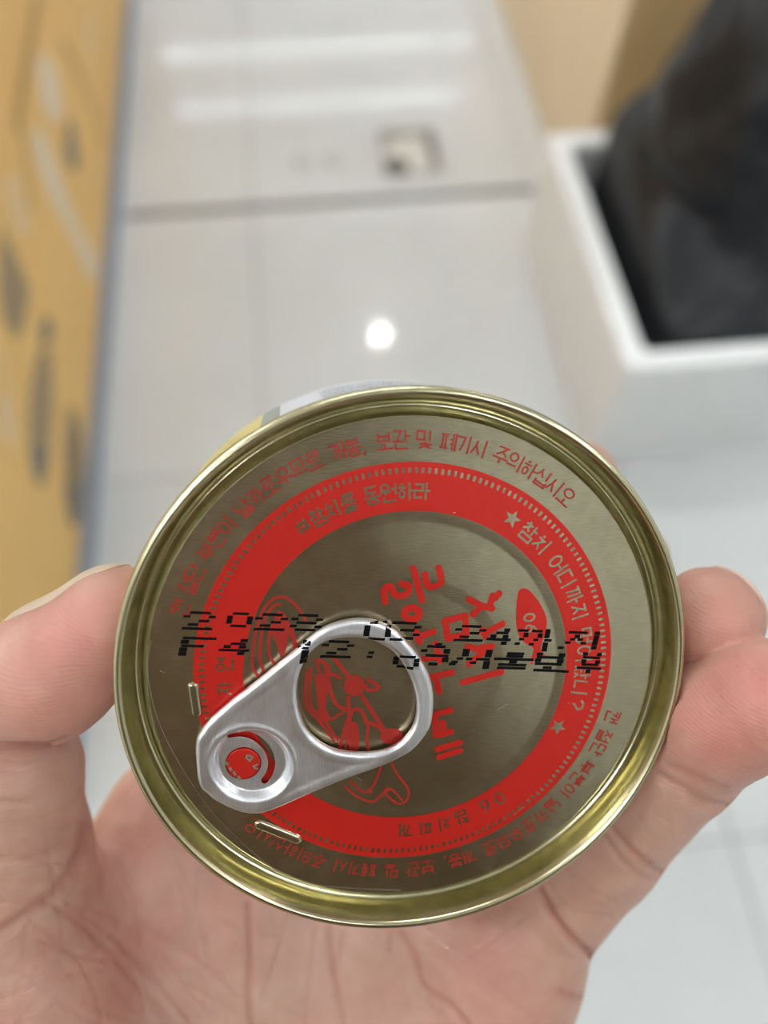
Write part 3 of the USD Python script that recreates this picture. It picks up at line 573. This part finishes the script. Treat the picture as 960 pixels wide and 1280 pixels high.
for g in gg:
    bx_ = g.bounds; X, Y = np.meshgrid(np.arange(bx_[0], bx_[2], .2), np.arange(bx_[1], bx_[3], .2)); ip = np.c_[X.ravel(), Y.ravel()]
    ip = ip[shapely.contains_xy(g.buffer(-.06), ip[:, 0], ip[:, 1])]; ep = np.array(g.exterior.coords)[:-1]; p = np.vstack([ep, ip]) if len(ip) else ep
    T = Delaunay(p).simplices; cc = p[T].mean(1); T = T[shapely.contains_xy(g, cc[:, 0], cc[:, 1])]
    a = p[T]; cw = ((a[:, 1, 0] - a[:, 0, 0]) * (a[:, 2, 1] - a[:, 0, 1]) - (a[:, 1, 1] - a[:, 0, 1]) * (a[:, 2, 0] - a[:, 0, 0])) < 0; T[cw] = T[cw][:, ::-1]
    dd, ii = tt.query(p, k=4); wts = 1 / (dd + 1e-3); z = (tzt[ii] * wts).sum(1) / wts.sum(1)
    vs.append(np.c_[p, z + .05]); fs.append(T + o); o += len(p)
obj('date_stamp', (mm(np.vstack(vs)), np.vstack(fs)), 'black_ink', tab, label='black dots of the date stamp printed over the ring')

# ------------------------------------------------------------------ the hand
def P3(x, y, z): return np.array([(x - 480) / F * z, (640 - y) / F * z, z])
IDX = [(P3(222, 1022, 164), 11.5), (P3(440, 800, 184), 10), (P3(625, 665, 174), 9), (P3(724, 600, 152), 7.6)]
MID = [(P3(360, 1060, 167), 12), (P3(590, 900, 183), 10), (P3(722, 790, 170), 9), (P3(786, 700, 148), 7.4)]
RNG = [(P3(500, 1110, 164), 12), (P3(720, 985, 168), 10.5), (P3(845, 895, 146), 9.5), (P3(886, 773, 125), 8.3)]
PNK = [(P3(640, 1190, 152), 11), (P3(751, 1056, 142), 10.2), (P3(850, 944, 129), 9.5), (P3(896, 900, 122), 9.5), (P3(945, 877, 118), 9.9)]
THB = [(P3(10, 1075, 134), 12.5), (P3(-8, 888, 124), 10.2), (P3(143, 779, 117), 8.9)]
WR1, WR2 = (P3(190, 1800, 150), 19), (P3(430, 1800, 152), 18)
def w2c(p): return (np.asarray(p, float) - EYE) @ R * 1000.0
ELB = np.array([-.25, -.30, .95]); WRW = c2w(P3(310, 1800, 151))
FA1 = (w2c(WRW + .62 * (ELB - WRW)), 30)
PALM = [(WR1, (IDX[0][0], 13)), (WR1, (MID[0][0], 13)), (WR2, (RNG[0][0], 13)), (WR2, (PNK[0][0], 11)), ((P3(560, 1480, 150), 17), (P3(632, 1225, 151), 12.0)), (IDX[0], MID[0]), (MID[0], RNG[0]), (RNG[0], PNK[0]),
        (FA1, WR1), (FA1, WR2), (WR1, WR2), ((P3(300, 1500, 152), 15), (P3(300, 1150, 158), 13)), ((P3(400, 1500, 152), 15), (P3(430, 1200, 160), 13))]
THEN = [((P3(120, 1560, 146), 19), (P3(30, 1230, 140), 16)), ((P3(30, 1230, 140), 16), THB[0]), ((P3(70, 1160, 147), 12), (P3(212, 1062, 161), 11)), ((P3(22, 962, 126), 10.4), THB[0])]
def cone(p, a, b):
    (A, ra), (B, rb) = a, b; d = B - A; q = p - A; t = np.clip((q @ d) / (d @ d), 0, 1)
    return np.sqrt(((q - t[:, None] * d) ** 2).sum(1)) - (ra + (rb - ra) * t)
def smin(a, b, k):
    h = np.clip(.5 + .5 * (b - a) / k, 0, 1); return b + (a - b) * h - k * h * (1 - h)
def chain(p, js, k=2.5):
    d = cone(p, js[0], js[1])
    for i in range(1, len(js) - 1): d = smin(d, cone(p, js[i], js[i + 1]), k)
    return d
def can_sdf(p):
    q = p - C0; w = q @ NRM; r = np.linalg.norm(q - w[:, None] * NRM, axis=1)
    body_ = np.maximum(r - RB - .15, np.maximum(w - 0, -HC - .15 - w)); rim_ = np.maximum(r - 42.1, np.maximum(w - .1, -3.5 - w))
    return np.minimum(body_, rim_)
def hand_sdf(p):
    d = cone(p, *PALM[0])
    for a, b in PALM[1:]: d = smin(d, cone(p, a, b), 9.0)
    t = cone(p, *THEN[0])
    for a, b in THEN[1:]: t = smin(t, cone(p, a, b), 7.0)
    d = smin(d, t, 9.0)
    th = chain(p, THB, 3.0)
    # pad of the thumb bulges beyond the joint crease
    th = smin(th, np.linalg.norm(p - P3(58, 846, 117), axis=1) - 9.9, 4.0)
    d = smin(d, th, 2.2)
    fi = None
    for js, kp in ((IDX, 6), (MID, 5), (RNG, 5), (PNK, 4)):
        c = chain(p, js); fi = c if fi is None else smin(fi, c, .7)
    # pads on the pinky: one cushion per segment, creases between
    d = smin(d, fi, 4.0)
    c = -can_sdf(p); h = np.clip(.5 - .5 * (c - d) / .8, 0, 1)
    return c + (d - c) * h + .8 * h * (1 - h)
def grad(fn, p, e=.05):
    g = np.stack([fn(p + o) - fn(p - o) for o in np.eye(3) * e], -1); return g / np.maximum(np.linalg.norm(g, axis=1, keepdims=True), 1e-9)
def surface_net(fn, lo, hi, st):
    ax = [np.arange(l, h + st, st) for l, h in zip(lo, hi)]; n = [len(a) for a in ax]
    G = np.empty(n, np.float32)
    for i, x in enumerate(ax[0]):
        Y, Z = np.meshgrid(ax[1], ax[2], indexing='ij'); G[i] = fn(np.c_[np.full(Y.size, x), Y.ravel(), Z.ravel()]).reshape(n[1], n[2])
    ins = G < 0; c = np.zeros([k - 1 for k in n], np.int8)
    for a in (0, 1):
        for b in (0, 1):
            for d in (0, 1): c += ins[a:n[0] - 1 + a, b:n[1] - 1 + b, d:n[2] - 1 + d]
    act = (c > 0) & (c < 8); ids = np.full(act.shape, -1); cells = np.argwhere(act); ids[act] = np.arange(len(cells))
    v = np.array(lo) + (cells + .5) * st
    fs = []
    for k in range(3):
        a, b = [(1, 2), (2, 0), (0, 1)][k]
        s0 = [slice(1, m - 1) for m in n]; s1 = list(s0); s0[k] = slice(0, n[k] - 1); s1[k] = slice(1, n[k])
        A, B = ins[tuple(s0)], ins[tuple(s1)]; idx = np.argwhere(A != B); sgn = A[A != B]
        off = np.ones(3, int); off[k] = 0; e = idx + off
        ea, eb = np.eye(3, dtype=int)[a], np.eye(3, dtype=int)[b]
        q = np.stack([ids[tuple((e - ea * i - eb * j).T)] for i, j in ((1, 1), (0, 1), (0, 0), (1, 0))], -1)
        q[~sgn] = q[~sgn][:, ::-1]; fs.append(q)
    q = np.vstack(fs); q = q[(q >= 0).all(1)]
    return v, np.vstack([q[:, [0, 1, 2]], q[:, [0, 2, 3]]])
hv, hf = surface_net(hand_sdf, (-175, -330, 22), (92, 16, 204), 1.9)
def settle(v, it):
    for _ in range(it):
        v = v - np.clip(hand_sdf(v), -1.5, 1.5)[:, None] * grad(hand_sdf, v) * .9
    return v
hv = settle(hv, 4)
for lim in (2.0, 1.0):                        # finer where the picture sees it
    t = hv[hf]; cen = t.mean(1); iy = 640 - cen[:, 1] / cen[:, 2] * F
    sel = np.where(iy < (1400 if lim == 2.0 else 1320))[0]
    hv, hf = trimesh.remesh.subdivide(hv, hf, face_index=sel)
    hv = settle(hv, 2)
m_ = trimesh.Trimesh(hv, hf, process=False)
nrm = grad(hand_sdf, hv)
ppx = np.c_[480 + hv[:, 0] / hv[:, 2] * F, 640 - hv[:, 1] / hv[:, 2] * F]
front = (nrm * hv).sum(1) < 0
# creases: (points in the picture, depth mm, width mm, z range)
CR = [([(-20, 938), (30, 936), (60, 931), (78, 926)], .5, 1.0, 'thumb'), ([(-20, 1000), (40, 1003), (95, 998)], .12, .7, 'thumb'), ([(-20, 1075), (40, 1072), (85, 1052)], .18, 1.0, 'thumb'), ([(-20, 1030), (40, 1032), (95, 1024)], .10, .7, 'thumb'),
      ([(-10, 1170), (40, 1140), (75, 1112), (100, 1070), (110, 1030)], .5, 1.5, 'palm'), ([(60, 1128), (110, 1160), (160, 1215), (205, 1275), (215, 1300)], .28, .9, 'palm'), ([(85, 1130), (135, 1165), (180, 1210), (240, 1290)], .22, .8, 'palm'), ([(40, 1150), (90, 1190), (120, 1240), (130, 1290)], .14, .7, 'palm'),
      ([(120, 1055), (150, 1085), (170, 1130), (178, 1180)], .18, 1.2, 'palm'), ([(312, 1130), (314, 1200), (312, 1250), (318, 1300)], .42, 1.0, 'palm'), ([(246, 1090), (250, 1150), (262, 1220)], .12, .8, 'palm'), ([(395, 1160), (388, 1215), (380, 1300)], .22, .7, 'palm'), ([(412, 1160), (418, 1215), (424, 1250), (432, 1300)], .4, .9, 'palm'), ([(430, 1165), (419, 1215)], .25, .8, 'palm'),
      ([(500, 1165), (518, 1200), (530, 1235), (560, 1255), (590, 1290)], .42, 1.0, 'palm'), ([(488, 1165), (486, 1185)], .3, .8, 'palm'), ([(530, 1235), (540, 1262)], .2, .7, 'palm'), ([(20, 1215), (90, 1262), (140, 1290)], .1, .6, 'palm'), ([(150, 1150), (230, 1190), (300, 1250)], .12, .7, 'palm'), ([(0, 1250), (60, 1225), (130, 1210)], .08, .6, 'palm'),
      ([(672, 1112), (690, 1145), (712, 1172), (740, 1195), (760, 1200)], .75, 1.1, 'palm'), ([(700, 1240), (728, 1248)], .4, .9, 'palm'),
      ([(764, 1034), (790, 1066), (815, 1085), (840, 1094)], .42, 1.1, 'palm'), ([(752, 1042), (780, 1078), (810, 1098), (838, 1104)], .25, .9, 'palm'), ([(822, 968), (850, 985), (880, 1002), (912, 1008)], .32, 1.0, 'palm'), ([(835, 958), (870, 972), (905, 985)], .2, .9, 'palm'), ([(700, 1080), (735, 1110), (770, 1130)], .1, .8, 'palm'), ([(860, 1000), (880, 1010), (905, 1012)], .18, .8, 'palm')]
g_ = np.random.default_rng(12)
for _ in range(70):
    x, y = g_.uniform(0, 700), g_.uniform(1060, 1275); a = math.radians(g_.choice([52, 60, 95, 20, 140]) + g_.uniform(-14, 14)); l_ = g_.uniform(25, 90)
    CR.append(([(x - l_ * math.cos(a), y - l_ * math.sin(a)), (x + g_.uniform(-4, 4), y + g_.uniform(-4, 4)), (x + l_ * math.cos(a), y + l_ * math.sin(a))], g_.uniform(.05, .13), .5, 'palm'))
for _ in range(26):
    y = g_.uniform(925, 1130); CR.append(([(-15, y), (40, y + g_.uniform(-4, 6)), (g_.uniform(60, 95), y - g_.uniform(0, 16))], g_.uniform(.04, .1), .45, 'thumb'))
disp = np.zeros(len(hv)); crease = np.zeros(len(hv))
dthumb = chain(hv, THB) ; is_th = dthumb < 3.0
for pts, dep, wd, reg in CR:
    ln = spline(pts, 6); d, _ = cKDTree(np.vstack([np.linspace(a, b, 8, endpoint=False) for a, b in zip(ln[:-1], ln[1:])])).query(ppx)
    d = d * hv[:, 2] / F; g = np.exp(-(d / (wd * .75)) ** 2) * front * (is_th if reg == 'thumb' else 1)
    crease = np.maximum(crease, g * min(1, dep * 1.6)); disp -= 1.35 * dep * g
vis = ppx[:, 1] < 1380
disp += .30 * (meshkit.fbm(hv * .16, 3, 5) - .5) + .16 * (meshkit.fbm(hv * .55, 3, 9) - .5)
# friction ridges on the finger pads and wavering fine lines over the palm
disp += .10 * (np.abs(meshkit.fbm(hv * [.35, .22, .35] + 7, 4, 21) - .5) * 2 - .3)
safe = np.clip(can_sdf(hv) / .6, 0, 1)        # nothing is pushed into the can
hv = hv + nrm * (np.where(disp > 0, disp * safe, disp))[:, None]
if trimesh.Trimesh(c2w(hv), hf, process=False).volume < 0: hf = hf[:, ::-1]
# skin tone: pale palm, pinker finger ends and mounds
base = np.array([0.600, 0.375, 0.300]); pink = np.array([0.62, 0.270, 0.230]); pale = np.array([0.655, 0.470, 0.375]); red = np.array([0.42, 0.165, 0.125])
wp = np.zeros(len(hv))
for c, r in ((P3(100, 790, 112), 11), (P3(60, 850, 112), 9), (P3(890, 770, 122), 9), (P3(925, 880, 108), 14), (P3(880, 910, 112), 10), (P3(150, 1050, 148), 14), (P3(610, 1210, 142), 13), (P3(150, 1190, 140), 18)):
    wp = np.maximum(wp, np.exp(-(np.linalg.norm(hv - c, axis=1) / r) ** 2) * (1.0 if c[2] < 130 else .45))
mot = np.clip((meshkit.fbm(hv * .11, 4, 31) - .5) * 2.2 + .35, 0, 1)
wp = np.clip(wp * .95 + .22 * mot, 0, 1)[:, None]
tint = base * (1 - wp) + pink * wp
m2 = np.clip((meshkit.fbm(hv * .2 + 9, 3, 77) - .55) * 2.5, 0, 1)[:, None]; tint = tint * (1 - .4 * m2) + pale * .4 * m2
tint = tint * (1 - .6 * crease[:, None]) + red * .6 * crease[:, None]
tint = tint * np.array([.88, .85, .815])
ho = np.array([-.12, -.45, 0.0])
person = thing('person', 'person in dark clothes, in view only as the bare left hand holding the can', 'person', loc=ho)
hand = obj('hand', (c2w(hv) - ho, hf), 'skin', person, smooth=True, color=tint, label='bare left hand, thumb at the left and fingers curled round the can')
def nail(a, b, r, dorsal, t0, t1, half, lift=.3, nt_=14, nu=15):
    (A, ra), (B, rb) = a, b; ax = (B - A) / np.linalg.norm(B - A); ln = np.linalg.norm(B - A)
    dz = dorsal - ax * (dorsal @ ax); dz /= np.linalg.norm(dz); sx = np.cross(ax, dz); top = []
    for t in np.linspace(t0, t1, nt_):
        for w in np.linspace(-1, 1, nu):
            ph = math.radians(half) * w; e = 1 - .35 * max(0, (t - .85) / (t1 - .85 + 1e-6)) ** 2 if t > .85 else 1.0
            tt_ = t - .10 * w * w * (1 if t > .8 else 0)
            rr = r
            top.append(A + ax * ln * tt_ + (dz * math.cos(ph * e) * rr + sx * math.sin(ph * e) * rr) + dz * lift)
    top = np.array(top)
    for _ in range(3): top = top - (hand_sdf(top) - lift)[:, None] * grad(hand_sdf, top, .2)
    gr = grad(hand_sdf, top, .3); bot = top - gr * .55; g = np.arange(nt_ * nu).reshape(nt_, nu)
    q = np.stack([g[:-1, :-1], g[1:, :-1], g[1:, 1:], g[:-1, 1:]], -1).reshape(-1, 4); n = nt_ * nu
    loop = np.r_[g[0, :], g[1:, -1], g[-1, -2::-1], g[-2:0:-1, 0]]; l2 = np.roll(loop, -1)
    fq = np.vstack([q, q[:, ::-1] + n, np.c_[loop, loop + n, l2 + n, l2]])
    m = trimesh.Trimesh(c2w(np.vstack([top, bot])) - ho, np.vstack([fq[:, [0, 1, 2]], fq[:, [0, 2, 3]]]), process=False); m.fix_normals(); return m
obj('nail', nail(THB[1], THB[2], 9.6, np.array([-.50, .80, +.12]), .6, 1.34, 44, .2), 'nail', hand, smooth=50, label='thumb nail seen edge-on at the left of the can')
obj('nail', nail(RNG[2], RNG[3], 8.2, np.array([.72, .55, .20]), .5, 1.3, 60, .45), 'nail', hand, smooth=50, label='nail of the ring finger behind the can')
obj('nail', nail(PNK[3], PNK[4], 9.9, np.array([.62, .50, .55]), .2, 1.6, 55, .15), 'nail', hand, smooth=50, label='nail of the little finger at the right edge')
obj('nail', nail(MID[2], MID[3], 7.7, np.array([.62, .50, .60]), .5, 1.6, 60), 'nail', hand, smooth=50, label='nail of the middle finger peeking past the rim')
obj('nail', nail(IDX[2], IDX[3], 7.8, np.array([.45, .65, .60]), .5, 1.25, 60), 'nail', hand, smooth=50)

# ------------------------------------------------------------------ the rest of the person, standing behind the camera (mirrored in the lid)
M['jacket'] = varied('jacket', (0.15, 0.105, 0.065), (0.19, 0.135, 0.085), 12.0, 0.8)
M['trousers'] = varied('trousers', (0.030, 0.030, 0.034), (0.042, 0.042, 0.046), 20.0, 0.8)
M['hair'] = plain('hair', (0.012, 0.010, 0.009), 0.5); M['shoe'] = plain('shoe', (0.03, 0.03, 0.03), 0.5)
V = lambda *a: np.array(a, float)
px_, py_ = -.12, -.45
def blend(parts, k):
    def fn(p):
        d = cone(p, *parts[0])
        for a, b in parts[1:]: d = smin(d, cone(p, a, b), k)
        return d
    return fn
def limb_mesh(fn, lo, hi, st, name, m, tint_=None, label=None):
    v, f = surface_net(fn, lo, hi, st)
    for _ in range(3): v = v - np.clip(fn(v), -st, st)[:, None] * grad(fn, v, st * .1) * .9
    if trimesh.Trimesh(v, f, process=False).volume < 0: f = f[:, ::-1]
    return obj(name, (v - ho, f), m, person, smooth=True, color=None if tint_ is None else np.repeat([tint_], len(v), 0), label=label)
SHL, SHR = V(px_ - .19, py_, 1.37), V(px_ + .19, py_, 1.37)
torso = [((V(px_ - .07, py_, .93), .115), (V(px_ - .09, py_, 1.25), .12)), ((V(px_ + .07, py_, .93), .115), (V(px_ + .09, py_, 1.25), .12)), ((V(px_, py_, 1.2), .13), (V(px_, py_, 1.38), .085)), ((SHL, .062), (SHR, .062)),
    ((SHL, .062), (ELB, .050)), ((ELB, .050), (WRW + .50 * (ELB - WRW), .040)), ((SHR, .062), (V(px_ + .27, py_ - .04, 1.07), .05)), ((V(px_ + .27, py_ - .04, 1.07), .05), (V(px_ + .25, py_ + .05, .82), .042)), ((V(px_, py_ + .01, 1.40), .068), (V(px_, py_ + .02, 1.45), .062))]
limb_mesh(blend(torso, .05), (px_ - .5, py_ - .25, .76), (px_ + .4, py_ + .4, 1.56), .016, 'jacket', 'jacket', label='dark brown jacket')
legs = [((V(px_ - .09, py_, .90), .115), (V(px_ - .10, py_ + .01, .5), .07)), ((V(px_ - .10, py_ + .01, .5), .07), (V(px_ - .11, py_ - .01, .10), .052)), ((V(px_ + .09, py_, .90), .115), (V(px_ + .10, py_ + .01, .5), .07)), ((V(px_ + .10, py_ + .01, .5), .07), (V(px_ + .11, py_ - .01, .10), .052))]
limb_mesh(blend(legs, .02), (px_ - .3, py_ - .2, .02), (px_ + .3, py_ + .2, 1.06), .016, 'trousers', 'trousers', label='dark trousers')
for sd in (-1, 1):
    limb_mesh(blend([((V(px_ + sd * .11, py_ - .03, .052), .05), (V(px_ + sd * .125, py_ + .16, .038), .036))], .02), (px_ + sd * .12 - .1, py_ - .12, -.02), (px_ + sd * .12 + .1, py_ + .25, .13), .01, 'shoe', 'shoe')
hc = V(px_, py_ + .06, 1.59)
head = [((hc, .078), (hc + V(0, .035, .035), .074)), ((hc + V(0, -.02, .03), .085), (hc + V(0, .0, .02), .085)), ((hc + V(0, .03, -.07), .048), (hc + V(0, .055, -.085), .030)), ((hc + V(0, .085, .01), .010), (hc + V(0, .108, -.025), .012)), ((V(px_, py_ + .02, 1.43), .052), (hc + V(0, 0, -.03), .055))] + [((hc + V(q * .083, 0, .01), .012), (hc + V(q * .085, .0, -.02), .010)) for q in (-1, 1)]
limb_mesh(blend(head, .02), (px_ - .14, py_ - .12, 1.40), (px_ + .14, py_ + .22, 1.74), .007, 'head', 'skin', tint_=base)
limb_mesh(lambda p: np.maximum(blend([((hc + V(0, -.02, .03), .094), (hc + V(0, .015, .035), .090))], .02)(p), .3 * (p[:, 1] - hc[1]) - (p[:, 2] - hc[2]) - .005), (px_ - .14, py_ - .14, 1.5), (px_ + .14, py_ + .24, 1.76), .008, 'hair', 'hair')
limb_mesh(blend([((V(px_ + .25, py_ + .05, .83), .030), (V(px_ + .245, py_ + .07, .76), .026)), ((V(px_ + .245, py_ + .075, .75), .032), (V(px_ + .245, py_ + .09, .70), .024))] + [((V(px_ + .245, py_ + .065 + .02 * q, .70), .010), (V(px_ + .24, py_ + .07 + .02 * q, .63 - .008 * (q in (1, 2))), .008)) for q in (0, 1, 2, 3)] + [((V(px_ + .235, py_ + .11, .735), .011), (V(px_ + .225, py_ + .135, .68), .009))], .008), (px_ + .17, py_ + .0, .58), (px_ + .32, py_ + .2, .88), .004, 'hand', 'skin', tint_=base)
